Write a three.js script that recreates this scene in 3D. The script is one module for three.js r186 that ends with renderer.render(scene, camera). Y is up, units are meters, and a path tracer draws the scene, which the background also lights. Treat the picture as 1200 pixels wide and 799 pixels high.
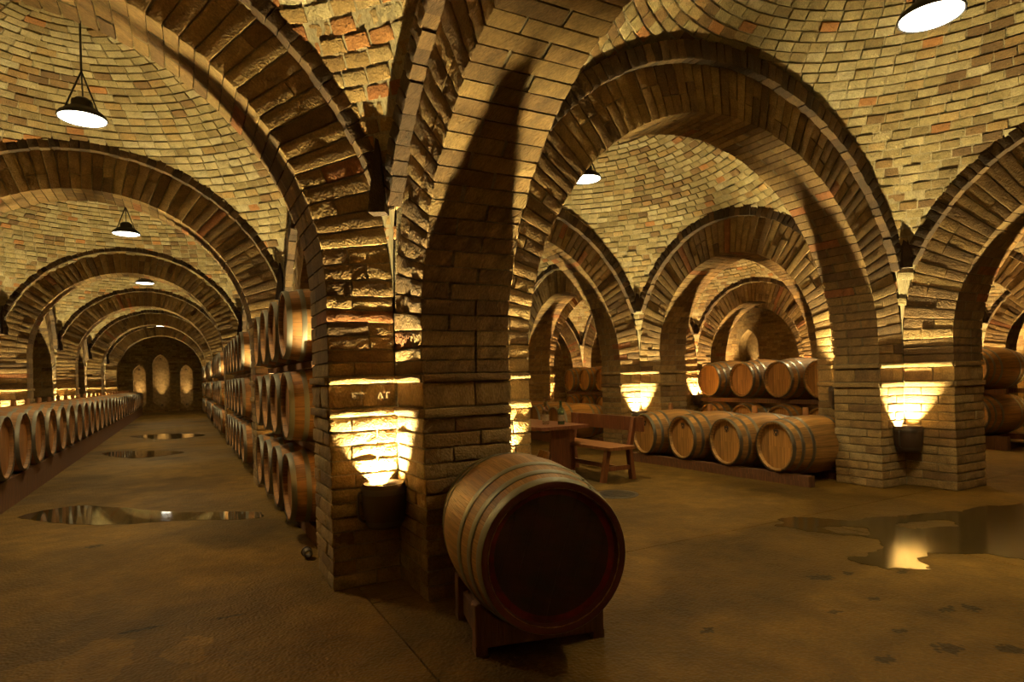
import * as THREE from 'three';
import { mergeGeometries } from 'three/addons/utils/BufferGeometryUtils.js';
import { RectAreaLightUniformsLib } from 'three/addons/lights/RectAreaLightUniformsLib.js';
import { FontLoader } from 'three/addons/loaders/FontLoader.js';
import { TextGeometry } from 'three/addons/geometries/TextGeometry.js';

// ------------------------------------------------------------------ camera, light levels, exposure
// plan axes: u = across the aisles (+x), v = along the aisles away from the camera (-z)
const EYE = 1.10, YAW = 28.22 * Math.PI / 180, FPX = 717;
const scene = new THREE.Scene();
scene.background = new THREE.Color(0, 0, 0);
const camera = new THREE.PerspectiveCamera(2 * Math.atan(399.5 / FPX) * 180 / Math.PI, 1200 / 799, 0.05, 100);
camera.position.set(0, EYE, 0);
camera.rotation.set(0, -YAW, 0);
camera.rotateZ(-1.6 * Math.PI / 180);
camera.setViewOffset(1200, 799, 0, -41.5, 1200, 799);
camera.updateMatrixWorld(true);
const renderer = new THREE.WebGLRenderer({ antialias: true });
renderer.toneMapping = THREE.LinearToneMapping;
renderer.toneMappingExposure = 1.28;
renderer.shadowMap.enabled = true;
RectAreaLightUniformsLib.init();
const SCONCE_COLOUR = [1.0, 0.80, 0.35], SCONCE_POWER = 108;
const SCONCE_WARM = [1.0, 0.68, 0.27];   // the side aisles have older, warmer bulbs
const PENDANT_COLOUR = [1.0, 0.80, 0.40], PENDANT_POWER = 16;

// ------------------------------------------------------------------ small helpers
function rng(seed) { let a = seed >>> 0; return () => { a = (a + 0x6D2B79F5) | 0; let t = Math.imul(a ^ (a >>> 15), 1 | a); t = (t + Math.imul(t ^ (t >>> 7), 61 | t)) ^ t; return ((t ^ (t >>> 14)) >>> 0) / 4294967296; }; }
const rand = rng(20240611);
const rr = (a, b) => a + (b - a) * rand();
const P = (u, y, v) => new THREE.Vector3(u, y, -v);
const used = {};
function numbered(n) { if (!(n in used)) { used[n] = 0; return n; } used[n]++; return n + '_' + String(used[n]).padStart(3, '0'); }
function shade(o) { o.traverse(m => { if (m.isMesh) { m.castShadow = true; m.receiveShadow = true; } }); return o; }
function tag(o, label, category, group, kind) { if (label) o.userData.label = label; if (category) o.userData.category = category; if (group) o.userData.group = group; if (kind) o.userData.kind = kind; return o; }
function thing(name, label, category, pos, group, kind) { const g = new THREE.Group(); g.name = numbered(name); if (pos) g.position.copy(pos); scene.add(g); return tag(g, label, category, group, kind); }
function part(parent, name, geo, mat, pos) { const m = new THREE.Mesh(geo, mat); m.name = name; if (pos) m.position.copy(pos); m.castShadow = m.receiveShadow = true; parent.add(m); return m; }
function single(name, geo, mat, pos, label, category, group, kind) { const m = new THREE.Mesh(geo, mat); m.name = numbered(name); if (pos) m.position.copy(pos); m.castShadow = m.receiveShadow = true; scene.add(m); return tag(m, label, category, group, kind); }
function copy(o, label, group) { const c = o.clone(); c.name = numbered(o.name.replace(/_\d{3}$/, '')); c.userData = { ...o.userData }; if (label) c.userData.label = label; if (group) c.userData.group = group; scene.add(c); return c; }
const lin = (r, g, b) => new THREE.Color().setRGB(r, g, b);

// value noise
const NP = new Float32Array(65536); { const r = rng(77); for (let i = 0; i < 65536; i++) NP[i] = r(); }
function vn(x, y) { const xi = Math.floor(x), yi = Math.floor(y), fx = x - xi, fy = y - yi, sx = fx * fx * (3 - 2 * fx), sy = fy * fy * (3 - 2 * fy); const h = (i, j) => NP[((i & 255) << 8) | (j & 255)]; const a = h(xi, yi), b = h(xi + 1, yi), c = h(xi, yi + 1), d = h(xi + 1, yi + 1); return a + (b - a) * sx + (c - a) * sy + (a - b - c + d) * sx * sy; }
function fbm(x, y, o = 4) { let s = 0, a = 0.5, n = 0; for (let i = 0; i < o; i++) { s += a * vn(x, y); n += a; x = x * 2.03 + 17.3; y = y * 2.03 + 9.1; a *= 0.5; } return s / n; }
function tex(w, h, fn, srgb) { const d = new Uint8Array(w * h * 4); for (let j = 0; j < h; j++) for (let i = 0; i < w; i++) { const c = fn(i / w, j / h, i, j), k = (j * w + i) * 4; d[k] = Math.max(0, Math.min(255, c[0] * 255)); d[k + 1] = Math.max(0, Math.min(255, c[1] * 255)); d[k + 2] = Math.max(0, Math.min(255, c[2] * 255)); d[k + 3] = 255; } const t = new THREE.DataTexture(d, w, h, THREE.RGBAFormat); t.wrapS = t.wrapT = THREE.RepeatWrapping; t.magFilter = THREE.LinearFilter; t.minFilter = THREE.LinearMipmapLinearFilter; t.generateMipmaps = true; if (srgb) t.colorSpace = THREE.SRGBColorSpace; t.needsUpdate = true; return t; }

// ------------------------------------------------------------------ materials
const clayMap = tex(256, 256, (x, y, i, j) => { const n = 0.62 + 0.30 * fbm(i / 40, j / 40, 4) + 0.16 * (vn(i / 3.1, j / 3.1) - 0.5) + 0.08 * (vn(i, j) - 0.5); return [n * 1.02, n, n * 0.97]; }, true);
const clayBump = tex(256, 256, (x, y, i, j) => { const n = 0.55 * fbm(i / 22 + 5, j / 22, 3) + 0.45 * vn(i / 3.5, j / 3.5); return [n, n, n]; });
// tone list of the hand-made bricks (linear base colours)
const TONES = [
  [0.42, 0.275, 0.105], [0.46, 0.31, 0.125], [0.35, 0.22, 0.085], [0.49, 0.355, 0.165],   // 0-3 tan, ochre
  [0.50, 0.235, 0.08], [0.40, 0.165, 0.055],                                              // 4-5 orange, red
  [0.27, 0.165, 0.067], [0.20, 0.12, 0.05],                                               // 6-7 brown
  [0.12, 0.07, 0.033], [0.09, 0.053, 0.026],                                              // 8-9 burnt
  [0.53, 0.44, 0.25], [0.58, 0.50, 0.32],                                                 // 10-11 cream, limewashed
  [0.47, 0.38, 0.195], [0.40, 0.315, 0.15], [0.32, 0.24, 0.11],                           // 12-14 olive, lime stained
];
const toneMats = TONES.map(t => new THREE.MeshStandardMaterial({ color: lin(...t), map: clayMap, bumpMap: clayBump, bumpScale: 0.006, roughness: 0.93 }));
const brickMerged = new THREE.MeshStandardMaterial({ color: 0xffffff, vertexColors: true, map: clayMap, bumpMap: clayBump, bumpScale: 0.006, roughness: 0.93 });
const mortar = new THREE.MeshStandardMaterial({ color: lin(0.38, 0.31, 0.18), map: clayMap, bumpMap: clayBump, bumpScale: 0.006, roughness: 0.97, side: THREE.DoubleSide });
const mortarLime = mortar.clone(); mortarLime.color = lin(0.47, 0.40, 0.25);
const mortarDark = new THREE.MeshStandardMaterial({ color: lin(0.27, 0.205, 0.12), map: clayMap, bumpMap: clayBump, bumpScale: 0.006, roughness: 0.97, side: THREE.DoubleSide });
const PAL = { pier: [0, 0, 1, 1, 2, 2, 3, 0, 6, 1], archFace: [2, 6, 6, 7, 2, 0, 6, 2, 5, 2, 6], archSoffit: [0, 1, 2, 2, 0, 2], dome: [12, 10, 13, 12, 10, 3, 13, 14, 11, 12, 1, 14, 13, 12, 3, 6, 12, 13, 10, 14, 12, 4, 13, 2], domeWarm: [4, 4, 1, 0, 3, 10, 4, 1, 5, 3, 0, 2], row: [8, 8, 7, 9, 9, 8, 7], wall: [0, 1, 2, 2, 3, 0, 6, 1] };

// ------------------------------------------------------------------ bricks
// one brick: front at z=0, body reaching back to z=-D; long side x, bed height y (taper: height grows along +x)
const geoCache = {};
function brickGeo(L, H, D, seed, hi, taper = 0) {
  const key = [L, H, D, seed, hi, taper].map(v => typeof v === 'number' ? v.toFixed(3) : v).join('|');
  if (geoCache[key]) return geoCache[key];
  const r = rng(seed * 7919 + Math.round(L * 1000) * 13 + Math.round(H * 1000)), pos = [], uv = [], idx = [];
  const nx = hi ? 4 : 1, ny = hi ? 2 : 1, ch = 0.004, u0 = r(), v0 = r();
  const add = (x, y, z) => { pos.push(x, y * (1 + taper * x / L * 2), z); uv.push(x * 2.2 + u0, y * 2.2 + v0); return pos.length / 3 - 1; };
  const xs = [], ys = [];
  const inX = L / 2 - ch, inY = H / 2 - ch;
  for (let i = 0; i <= nx; i++) xs.push(-inX + 2 * inX * i / nx); for (let j = 0; j <= ny; j++) ys.push(-inY + 2 * inY * j / ny);
  const grid = [], rough = hi ? 0.004 : 0;
  for (let j = 0; j <= ny; j++) for (let i = 0; i <= nx; i++) grid.push(add(xs[i] + (hi ? (r() - .5) * .006 : 0), ys[j] + (hi ? (r() - .5) * .004 : 0), (r() - 0.6) * rough * 2));
  const g = (i, j) => grid[j * (nx + 1) + i];
  for (let j = 0; j < ny; j++) for (let i = 0; i < nx; i++) idx.push(g(i, j), g(i + 1, j), g(i + 1, j + 1), g(i, j), g(i + 1, j + 1), g(i, j + 1));
  const per = []; for (let i = 0; i < nx; i++) per.push([i, 0]); for (let j = 0; j < ny; j++) per.push([nx, j]); for (let i = nx; i > 0; i--) per.push([i, ny]); for (let j = ny; j > 0; j--) per.push([0, j]);
  const mid = [], back = [];
  for (const [i, j] of per) {
    let x = xs[i], y = ys[j]; const jx = hi ? (r() - 0.5) * 0.005 : 0, jy = hi ? (r() - 0.5) * 0.005 : 0;
    const ex = i === 0 ? -L / 2 : i === nx ? L / 2 : x, ey = j === 0 ? -H / 2 : j === ny ? H / 2 : y;
    mid.push(add(ex + jx, ey + jy, -ch * (1 + (hi ? r() : 0)))); back.push(add(ex, ey, -D));
  }
  const n = per.length;
  for (let k = 0; k < n; k++) { const k2 = (k + 1) % n, a = g(...per[k]), b = g(...per[k2]); idx.push(a, mid[k], mid[k2], a, mid[k2], b); const c4 = [mid[k], back[k], back[k2], mid[k2]].map(q => { pos.push(pos[q * 3], pos[q * 3 + 1], pos[q * 3 + 2]); uv.push(uv[q * 2] - pos[q * 3 + 2] * 2.2, uv[q * 2 + 1] - pos[q * 3 + 2] * 2.2); return pos.length / 3 - 1; }); idx.push(c4[0], c4[1], c4[2], c4[0], c4[2], c4[3]); }
  const geo = new THREE.BufferGeometry(); geo.setAttribute('position', new THREE.Float32BufferAttribute(pos, 3)); geo.setAttribute('uv', new THREE.Float32BufferAttribute(uv, 2)); geo.setIndex(idx); geo.computeVertexNormals();
  return geoCache[key] = geo;
}
const camPos = camera.position.clone();
const viewProj = new THREE.Matrix4();
{ camera.updateProjectionMatrix(); viewProj.multiplyMatrices(camera.projectionMatrix, camera.matrixWorldInverse.copy(camera.matrixWorld).invert()); }
class Bricks {
  constructor() { this.list = []; }
  // o: centre of the front face, X: long direction, Y: bed normal, N: outward direction (all unit Vector3)
  add(o, X, Y, N, L, H, D, tone, opt = {}) {
    const d = o.distanceTo(camPos), hi = d < 5.2;
    const q = v => Math.max(0.02, Math.round(v * 100) / 100);
    const seed = Math.floor(rand() * 5) + 1, Lq = q(L);
    const g = brickGeo(Lq, opt.H0 || 0.065, D, seed, hi, opt.taper || 0);
    const m = new THREE.Matrix4().makeBasis(X, Y, N);
    const tilt = opt.tilt ?? 0.018; m.multiply(new THREE.Matrix4().makeRotationFromEuler(new THREE.Euler((rand() - .5) * tilt * 2, (rand() - .5) * tilt, (rand() - .5) * tilt * 0.6)));
    m.scale(new THREE.Vector3(L / Lq, H / (opt.H0 || 0.065), 1)); m.setPosition(o.x + N.x * (opt.proud || 0), o.y + N.y * (opt.proud || 0), o.z + N.z * (opt.proud || 0));
    this.list.push({ g, m, tone, d, L, o: o.clone(), N: N.clone(), c: 0.86 + rand() * 0.26 });
  }
  finish(parent, limit = 300) {
    const v = new THREE.Vector3();
    for (const b of this.list) {
      v.copy(b.o).applyMatrix4(viewProj); const w = b.o.clone().applyMatrix4(camera.matrixWorldInverse).z;
      const facing = b.N.dot(camPos.clone().sub(b.o)) / b.d, inF = w < -0.1 && Math.abs(v.x) < 1.03 && Math.abs(v.y) < 1.03;
      b.s = inF && facing > 0.02 ? FPX * b.L / b.d * (0.4 + 0.6 * facing) : 0;
    }
    const pick = this.list.filter(b => b.s >= 10).sort((a, b) => b.s - a.s).slice(0, limit); const set = new Set(pick);
    for (const b of pick) { const m = new THREE.Mesh(b.g, toneMats[b.tone]); m.name = 'brick'; m.applyMatrix4(b.m); m.castShadow = m.receiveShadow = true; parent.add(m); }
    const rest = this.list.filter(b => !set.has(b)); if (!rest.length) return;
    let nv = 0, ni = 0; for (const b of rest) { nv += b.g.attributes.position.count; ni += b.g.index.count; }
    const pos = new Float32Array(nv * 3), nor = new Float32Array(nv * 3), uv = new Float32Array(nv * 2), col = new Float32Array(nv * 3), idx = new Uint32Array(ni); let pv = 0, pi = 0; const nm = new THREE.Matrix3();
    for (const b of rest) {
      const p = b.g.attributes.position, n = b.g.attributes.normal, t = b.g.attributes.uv, ix = b.g.index.array; nm.getNormalMatrix(b.m); const c = TONES[b.tone];
      for (let i = 0; i < p.count; i++) {
        v.fromBufferAttribute(p, i).applyMatrix4(b.m); const k = (pv + i) * 3; pos[k] = v.x; pos[k + 1] = v.y; pos[k + 2] = v.z;
        v.fromBufferAttribute(n, i).applyMatrix3(nm).normalize(); nor[k] = v.x; nor[k + 1] = v.y; nor[k + 2] = v.z;
        uv[(pv + i) * 2] = t.getX(i); uv[(pv + i) * 2 + 1] = t.getY(i); col[k] = c[0] * b.c; col[k + 1] = c[1] * b.c; col[k + 2] = c[2] * b.c;
      }
      for (let i = 0; i < ix.length; i++) idx[pi + i] = ix[i] + pv; pi += ix.length; pv += p.count;
    }
    const geo = new THREE.BufferGeometry(); geo.setAttribute('position', new THREE.BufferAttribute(pos, 3)); geo.setAttribute('normal', new THREE.BufferAttribute(nor, 3)); geo.setAttribute('uv', new THREE.BufferAttribute(uv, 2)); geo.setAttribute('color', new THREE.BufferAttribute(col, 3)); geo.setIndex(new THREE.BufferAttribute(idx, 1));
    const m = part(parent, 'brickwork', geo, brickMerged); m.userData.kind = 'stuff'; totals.bricks += rest.length; totals.tris += ni / 3;
  }
}
const totals = { bricks: 0, tris: 0 };
const pickTone = pal => pal[Math.floor(rand() * pal.length)];
const UP = new THREE.Vector3(0, 1, 0);
// a flat stretch of coursed brickwork; A, B: plan ends (u, v) seen left to right from outside
function brickFace(B, a, b, y0, y1, pal, opt = {}) {
  const pa = P(a[0], 0, a[1]), pb = P(b[0], 0, b[1]), X = pb.clone().sub(pa), W = X.length(); X.normalize();
  const N = X.clone().cross(UP).normalize(), pitch = opt.pitch || 0.0755, n = Math.max(1, Math.round((y1 - y0) / pitch)), h = (y1 - y0) / n;
  for (let j = 0; j < n; j++) {
    const cuts = [0]; let x = opt.whole && W < 0.5 ? W : n === 1 ? W * rr(0.45, 0.62) * (W < 0.5 ? 1 : 0.5) : (j % 2 ? 0.14 : 0.28) * (W < 0.5 ? W / 0.42 : 1) * rr(0.93, 1.07);
    while (x < W - 0.09) { cuts.push(x); x += (W < 0.5 ? 0.29 : rand() < 0.25 ? 0.14 : 0.285) * rr(0.94, 1.06); }
    cuts.push(W);
    for (let k = 0; k + 1 < cuts.length; k++) {
      const L = cuts[k + 1] - cuts[k] - 0.007, cx = (cuts[k] + cuts[k + 1]) / 2, cy = y0 + (j + 0.5) * h;
      const o = pa.clone().addScaledVector(X, cx).setY(cy);
      if (opt.inside && !opt.inside(o)) continue;
      B.add(o, X, UP, N, L, h - 0.009, 0.09, pickTone(pal), { proud: rr(-0.004, 0.005) + (opt.proud || 0) });
    }
  }
}
function plainBox(u0, u1, y0, y1, v0, v1) { const g = new THREE.BoxGeometry(u1 - u0, y1 - y0, v1 - v0); g.translate((u0 + u1) / 2, (y0 + y1) / 2, -(v0 + v1) / 2); return g; }
function metreUV(g, s = 1) { const p = g.attributes.position, n = g.attributes.normal, uv = []; for (let i = 0; i < p.count; i++) { const ax = Math.abs(n.getX(i)), ay = Math.abs(n.getY(i)), az = Math.abs(n.getZ(i)); uv.push(...(ay > ax && ay > az ? [p.getX(i) * s, p.getZ(i) * s] : ax > az ? [p.getZ(i) * s, p.getY(i) * s] : [p.getX(i) * s, p.getY(i) * s])); } g.setAttribute('uv', new THREE.Float32BufferAttribute(uv, 2)); return g; }

// ------------------------------------------------------------------ plan of the cellar
const HU = 0.61, HV = 0.65, KU = 0.245, KV = 0.225, IMPOST = 1.125;
const COL = { W: -2.80, M: 1.275, R: 6.11, Q: 10.95, S: 15.79 };
const TL = { T0: -0.30, T1: 3.50, T2: 7.20, T3: 10.90, T4: 15.6, T5: 19.6, L3: 12.45, L4: 17.4, L5: 22.4, L6: 27.3 };

// piers ------------------------------------------------------------
const spikeMat = new THREE.MeshStandardMaterial({ color: lin(0.075, 0.045, 0.025), map: clayMap, bumpMap: clayBump, bumpScale: 0.006, roughness: 0.95 });
function spikeGeo() { const g = new THREE.CylinderGeometry(0.006, 0.06, 0.44, 4, 4); const p = g.attributes.position; for (let i = 0; i < p.count; i++) { const y = p.getY(i); if (y < 0 && y > -0.2) { p.setX(i, p.getX(i) * 1.25); p.setZ(i, p.getZ(i) * 1.25); } p.setX(i, p.getX(i) * rr(0.9, 1.1)); } const ng = g.toNonIndexed(); ng.computeVertexNormals(); return ng; }
const spikeG = spikeGeo();
const font = await new FontLoader().loadAsync('fonts/droid/droid_serif_bold.typeface.json');
const stampMat = new THREE.MeshStandardMaterial({ color: lin(0.20, 0.13, 0.06), roughness: 0.95 });
function pier(cu, cv, label, spikes = [], opt = {}) {
  const t = thing('brick_pier', label, 'pier', null, null, 'structure');
  const pts = [[-HU, -KV], [-KU, -KV], [-KU, -HV], [KU, -HV], [KU, -KV], [HU, -KV], [HU, KV], [KU, KV], [KU, HV], [-KU, HV], [-KU, KV], [-HU, KV]].map(([a, b]) => [cu + a, cv + b]);
  const e = 0.010, shape = new THREE.Shape(pts.map(([a, b]) => new THREE.Vector2(a - Math.sign(a - cu) * e, b - Math.sign(b - cv) * e)));
  const core = new THREE.ExtrudeGeometry(shape, { depth: IMPOST, bevelEnabled: false }); core.rotateX(-Math.PI / 2); part(t, 'core', metreUV(core, 2), mortar);
  part(t, 'core', metreUV(plainBox(cu - KU + .02, cu + KU - .02, IMPOST, 2.3, cv - KV + .02, cv + KV - .02), 2), mortar);
  const B = new Bricks();
  for (let i = 0; i < 12; i++) {
    const a = pts[i], b = pts[(i + 1) % 12];
    const n = P((b[1] - a[1]) * 1, 0, -(b[0] - a[0])).normalize(), c = P((a[0] + b[0]) / 2, 0.8, (a[1] + b[1]) / 2);
    if (n.dot(camPos.clone().sub(c)) < -1.2) continue;
    brickFace(B, a, b, 0.0, 0.905, PAL.pier);
    brickFace(B, a, b, 0.905, 0.955, PAL.pier, { pitch: 0.05, proud: 0.017, whole: true });
    brickFace(B, a, b, 0.955, 1.080, PAL.pier, { pitch: 0.125 });
    brickFace(B, a, b, 1.080, IMPOST, PAL.pier, { pitch: 0.05, proud: 0.017, whole: true });
  }
  B.finish(t);
  for (const [su, sv] of spikes) { const m = part(t, 'pinnacle', spikeG, spikeMat, P(cu + su * (KU + 0.095), 2.20, cv + sv * (KV + 0.095))); m.rotation.y = Math.PI / 4 * 0 + 0.2; }
  if (opt.stamps) for (const [s, du, dv, ry] of opt.stamps) { const g = new TextGeometry(s, { font, size: 0.036, depth: 0.004, curveSegments: 3 }); g.center(); const m = part(t, 'stamped_letters', g, stampMat, P(cu + du, 1.018, cv + dv)); m.rotation.y = ry; }
  return t;
}

// arches -----------------------------------------------------------
// dir 't': spans along u at plan line v=q ; dir 'l': spans along v at plan line u=q. c: centre along the span, r: intrados radius, ys: springing
function arch(name, label, dir, q, c, r, ys, opt = {}) {
  const t = thing(name, label, 'arch', null, null, 'structure');
  const w = dir === 't' ? 2 * KV : 2 * KU, ring = opt.ring ?? (dir === 't' ? HU - KU : HV - KV);
  const Hd = dir === 't' ? P(1, 0, 0) : P(0, 0, 1), Nd = dir === 't' ? P(0, 0, 1) : P(1, 0, 0);
  const at = (h, y, n) => dir === 't' ? P(c + h, y, q + n) : P(q + n, y, c + h);
  // core ring of mortar
  const sh = new THREE.Shape(), ri = r + 0.014, ro = r + ring - 0.004;
  sh.moveTo(ro, IMPOST); sh.lineTo(ro, ys); sh.absarc(0, ys, ro, 0, Math.PI, false); sh.lineTo(-ro, IMPOST); sh.lineTo(-ri, IMPOST); sh.lineTo(-ri, ys); sh.absarc(0, ys, ri, Math.PI, 0, true); sh.lineTo(ri, IMPOST); sh.closePath();
  const core = new THREE.ExtrudeGeometry(sh, { depth: w - 0.026, bevelEnabled: false, curveSegments: 64 }); core.translate(0, 0, -(w - 0.026) / 2);
  const M = new THREE.Matrix4().makeBasis(Hd, UP, Hd.clone().cross(UP)); core.applyMatrix4(M); core.translate(...at(0, 0, 0).setY(0).toArray()); part(t, 'core', metreUV(core, 2), mortar);
  const B = new Bricks();
  const leg = ys - IMPOST, arc = Math.PI * r, nl = Math.max(0, Math.round(leg / 0.076)), na = Math.round(arc / 0.079);
  const courses = [];
  for (let i = 0; i < nl; i++) { const y = IMPOST + (i + 0.5) * leg / nl; courses.push([r, y, new THREE.Vector2(1, 0), leg / nl, 0], [-r, y, new THREE.Vector2(-1, 0), leg / nl, 0]); }
  for (let i = 0; i < na; i++) { const a = (i + 0.5) / na * Math.PI; courses.push([r * Math.cos(a), ys + r * Math.sin(a), new THREE.Vector2(Math.cos(a), Math.sin(a)), arc / na, 1]); }
  courses.forEach(([h, y, rad, st, isArc], k) => {
    const R3 = Hd.clone().multiplyScalar(rad.x).addScaledVector(UP, rad.y), d1 = k % 2 ? 0.15 : 0.295;
    const split = rand(), cuts = split < 0.5 ? [0, ring] : split < 0.75 ? [0, ring * 0.62, ring] : [0, ring * 0.38, ring];
    for (const side of [-1, 1]) {
      const N = Nd.clone().multiplyScalar(side), depth = (side < 0 ? d1 : w - d1) - 0.006;
      const fc = at(h, y, side * w / 2), facing = N.dot(camPos.clone().sub(fc)), see = facing > -0.6, cs = side < 0 || see ? cuts : [0, ring];
      for (let i = 0; i + 1 < cs.length; i++) {
        if (!see && i > 0) continue;
        const rm = (cs[i] + cs[i + 1]) / 2, L = cs[i + 1] - cs[i] - 0.006, o = at(h + rad.x * rm, y + rad.y * rm, side * w / 2);
        const grow = isArc ? (r + rm) / r : 1, Hh = st * grow - 0.008;
        const X = R3, Y = N.clone().cross(X).normalize();
        const tp = isArc ? Math.round(L / 2 / (r + rm) * 50) / 50 : 0;
        B.add(o, X, Y, N, L, Hh, depth, pickTone(rand() < 0.5 ? (opt.pal || PAL.archFace) : PAL.archSoffit), { proud: rr(-0.003, 0.006) - (i > 0 ? 0.003 : 0), taper: tp, tilt: 0.007 });
      }
    }
  });
  // projecting header course round the outside
  const re = r + ring, n2 = Math.round(Math.PI * re / 0.077), yMin = opt.rowFrom ?? 1.98;
  for (let i = 0; i < n2; i++) {
    const a = (i + 0.5) / n2 * Math.PI, y = ys + re * Math.sin(a); if (y < yMin) continue;
    for (const side of opt.rows || [-1, 1]) {
      const N = Nd.clone().multiplyScalar(side), X = Hd.clone().multiplyScalar(Math.cos(a)).addScaledVector(UP, Math.sin(a)), Y = N.clone().cross(X).normalize(), Lr = 0.13;
      const o = at((re + Lr / 2 - 0.01) * Math.cos(a), ys + (re + Lr / 2 - 0.01) * Math.sin(a), side * (w / 2 + 0.075));
      if (N.dot(camPos.clone().sub(o)) < -0.8) continue;
      B.add(o, X, Y, N, Lr + rr(-.012, .012), Math.PI * re / n2 * 1.04 - 0.006, 0.13, pickTone(PAL.row), { proud: rr(-0.004, 0.004), tilt: 0.012 });
    }
  }
  // spandrel between the header course and a vault that starts higher up
  if (opt.spandrel) for (const [side, rs, yc] of opt.spandrel) {
    const s2 = new THREE.Shape(); s2.absarc(0, yc, rs, 0, Math.PI, false); s2.lineTo(-re + .02, ys); s2.absarc(0, ys, re - .02, Math.PI, 0, true); s2.closePath();
    const g2 = new THREE.ExtrudeGeometry(s2, { depth: 0.06, bevelEnabled: false, curveSegments: 32 }); g2.translate(0, 0, -0.03); g2.applyMatrix4(M); g2.translate(...at(0, 0, side * (w / 2 - 0.04)).setY(0).toArray()); part(t, 'spandrel', metreUV(g2, 2), mortar);
    const f = at(0, 0, side * w / 2), ends = dir === 't' ? [[c - rs, q + side * w / 2], [c + rs, q + side * w / 2]] : [[q + side * w / 2, c - rs], [q + side * w / 2, c + rs]];
    const X = P(ends[1][0], 0, ends[1][1]).sub(P(ends[0][0], 0, ends[0][1])), nn = X.cross(UP); const wantN = Nd.clone().multiplyScalar(side); const e2 = nn.dot(wantN) > 0 ? ends : [ends[1], ends[0]];
    brickFace(B, e2[0], e2[1], Math.min(ys, yc), yc + rs, PAL.dome, { inside: o => { const h = (dir === 't' ? o.x : -o.z) - c; return Math.hypot(h, o.y - ys) > re - 0.03 && Math.hypot(h, o.y - yc) < rs + 0.03 && o.y > yMin; } });
  }
  B.finish(t, opt.limit ?? 300);
  return t;
}

// limewash and soot lie in patches over several bricks
function domeTone(pal, x, z, k) { const n = fbm(x * 1.1 + pal.length * 7.3, z * 1.1 + 3.7, 3), q = vn(x * 2.3 + 50, z * 2.3 + k * 0.01); if (n < 0.36 && rand() < 0.6) return [6, 14, 2, 7][Math.floor(rand() * 4)]; if (q > 0.74 && rand() < 0.55) return [10, 11, 10][Math.floor(rand() * 3)]; return pickTone(pal); }
// sail vaults ------------------------------------------------------
function vault(label, uc, a, vc, b, yc, pal, opt = {}) {
  const t = thing('ceiling', label, 'vault', null, null, 'structure'), R = Math.hypot(a, b), n = 40;
  const pos = [], uv = [], idx = [];
  for (const off of [0.015, 0.16]) for (let j = 0; j <= n; j++) for (let i = 0; i <= n; i++) { const x = a * Math.sin((i / n - 0.5) * Math.PI), z = b * Math.sin((j / n - 0.5) * Math.PI), k = (R + off) / R, y = Math.sqrt(Math.max(0, R * R - x * x - z * z)); pos.push(uc + x, yc + y * k + (off > .1 ? .05 : 0.004), -(vc + z)); uv.push(x * 2, z * 2); }
  const q = (n + 1) * (n + 1); for (let l = 0; l < 2; l++) for (let j = 0; j < n; j++) for (let i = 0; i < n; i++) { const p = l * q + j * (n + 1) + i; idx.push(p, p + 1, p + n + 2, p, p + n + 2, p + n + 1); }
  for (let i = 0; i < n; i++) for (const [p, s] of [[i, 1], [n * (n + 1) + i, 1], [i * (n + 1), n + 1], [i * (n + 1) + n, n + 1]]) idx.push(p, p + s, q + p + s, p, q + p + s, q + p);
  const g = new THREE.BufferGeometry(); g.setAttribute('position', new THREE.Float32BufferAttribute(pos, 3)); g.setAttribute('uv', new THREE.Float32BufferAttribute(uv, 2)); g.setIndex(idx); g.computeVertexNormals(); part(t, 'shell', g, mortarLime);
  const B = new Bricks(), rings = Math.round(R * Math.PI / 2 / 0.078);
  for (let k = 3; k < rings; k++) {
    const ph = (k + 0.5) / rings * Math.PI / 2, rc = R * Math.cos(ph), y = yc + R * Math.sin(ph), m = Math.max(3, Math.round(2 * Math.PI * rc / 0.138)), off = (k % 2) * 0.5 + rand() * 0.3;
    for (let i = 0; i < m; i++) {
      const th = (i + off) / m * 2 * Math.PI, x = rc * Math.cos(th), z = rc * Math.sin(th); if (Math.abs(x) > a + 0.03 || Math.abs(z) > b + 0.03) continue;
      const N = P(-x / R, -Math.sin(ph), -z / R), X = P(-Math.sin(th), 0, Math.cos(th)), Y = N.clone().cross(X).normalize(), L = 2 * Math.PI * rc / m - 0.011;
      const o = P(uc + x, y, vc + z); if (N.dot(camPos.clone().sub(o)) < -0.8) continue;
      const two = false;
      for (const s of two ? [-1, 1] : [0]) B.add(o.clone().addScaledVector(X, s * L / 4), X, Y, N, two ? L / 2 - 0.008 : L, R * Math.PI / 2 / rings - 0.012, 0.08, domeTone(pal, x, z, k), { proud: rr(-0.007, 0.008) + 0.002, tilt: 0.04 });
    }
  }
  B.finish(t, opt.limit ?? 300);
  return t;
}

const YSA = 1.21, YSD = 1.29, YSL = 1.55, RA = 1.81, RL = (COL.M - COL.W - 2 * HU) / 2, CL = (COL.M + COL.W) / 2;
const rD = (a, b) => (TL[b] - TL[a] - 2 * HV) / 2, cD = (a, b) => (TL[a] + TL[b]) / 2, cA = (a, b) => (COL[a] + COL[b]) / 2;

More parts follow.
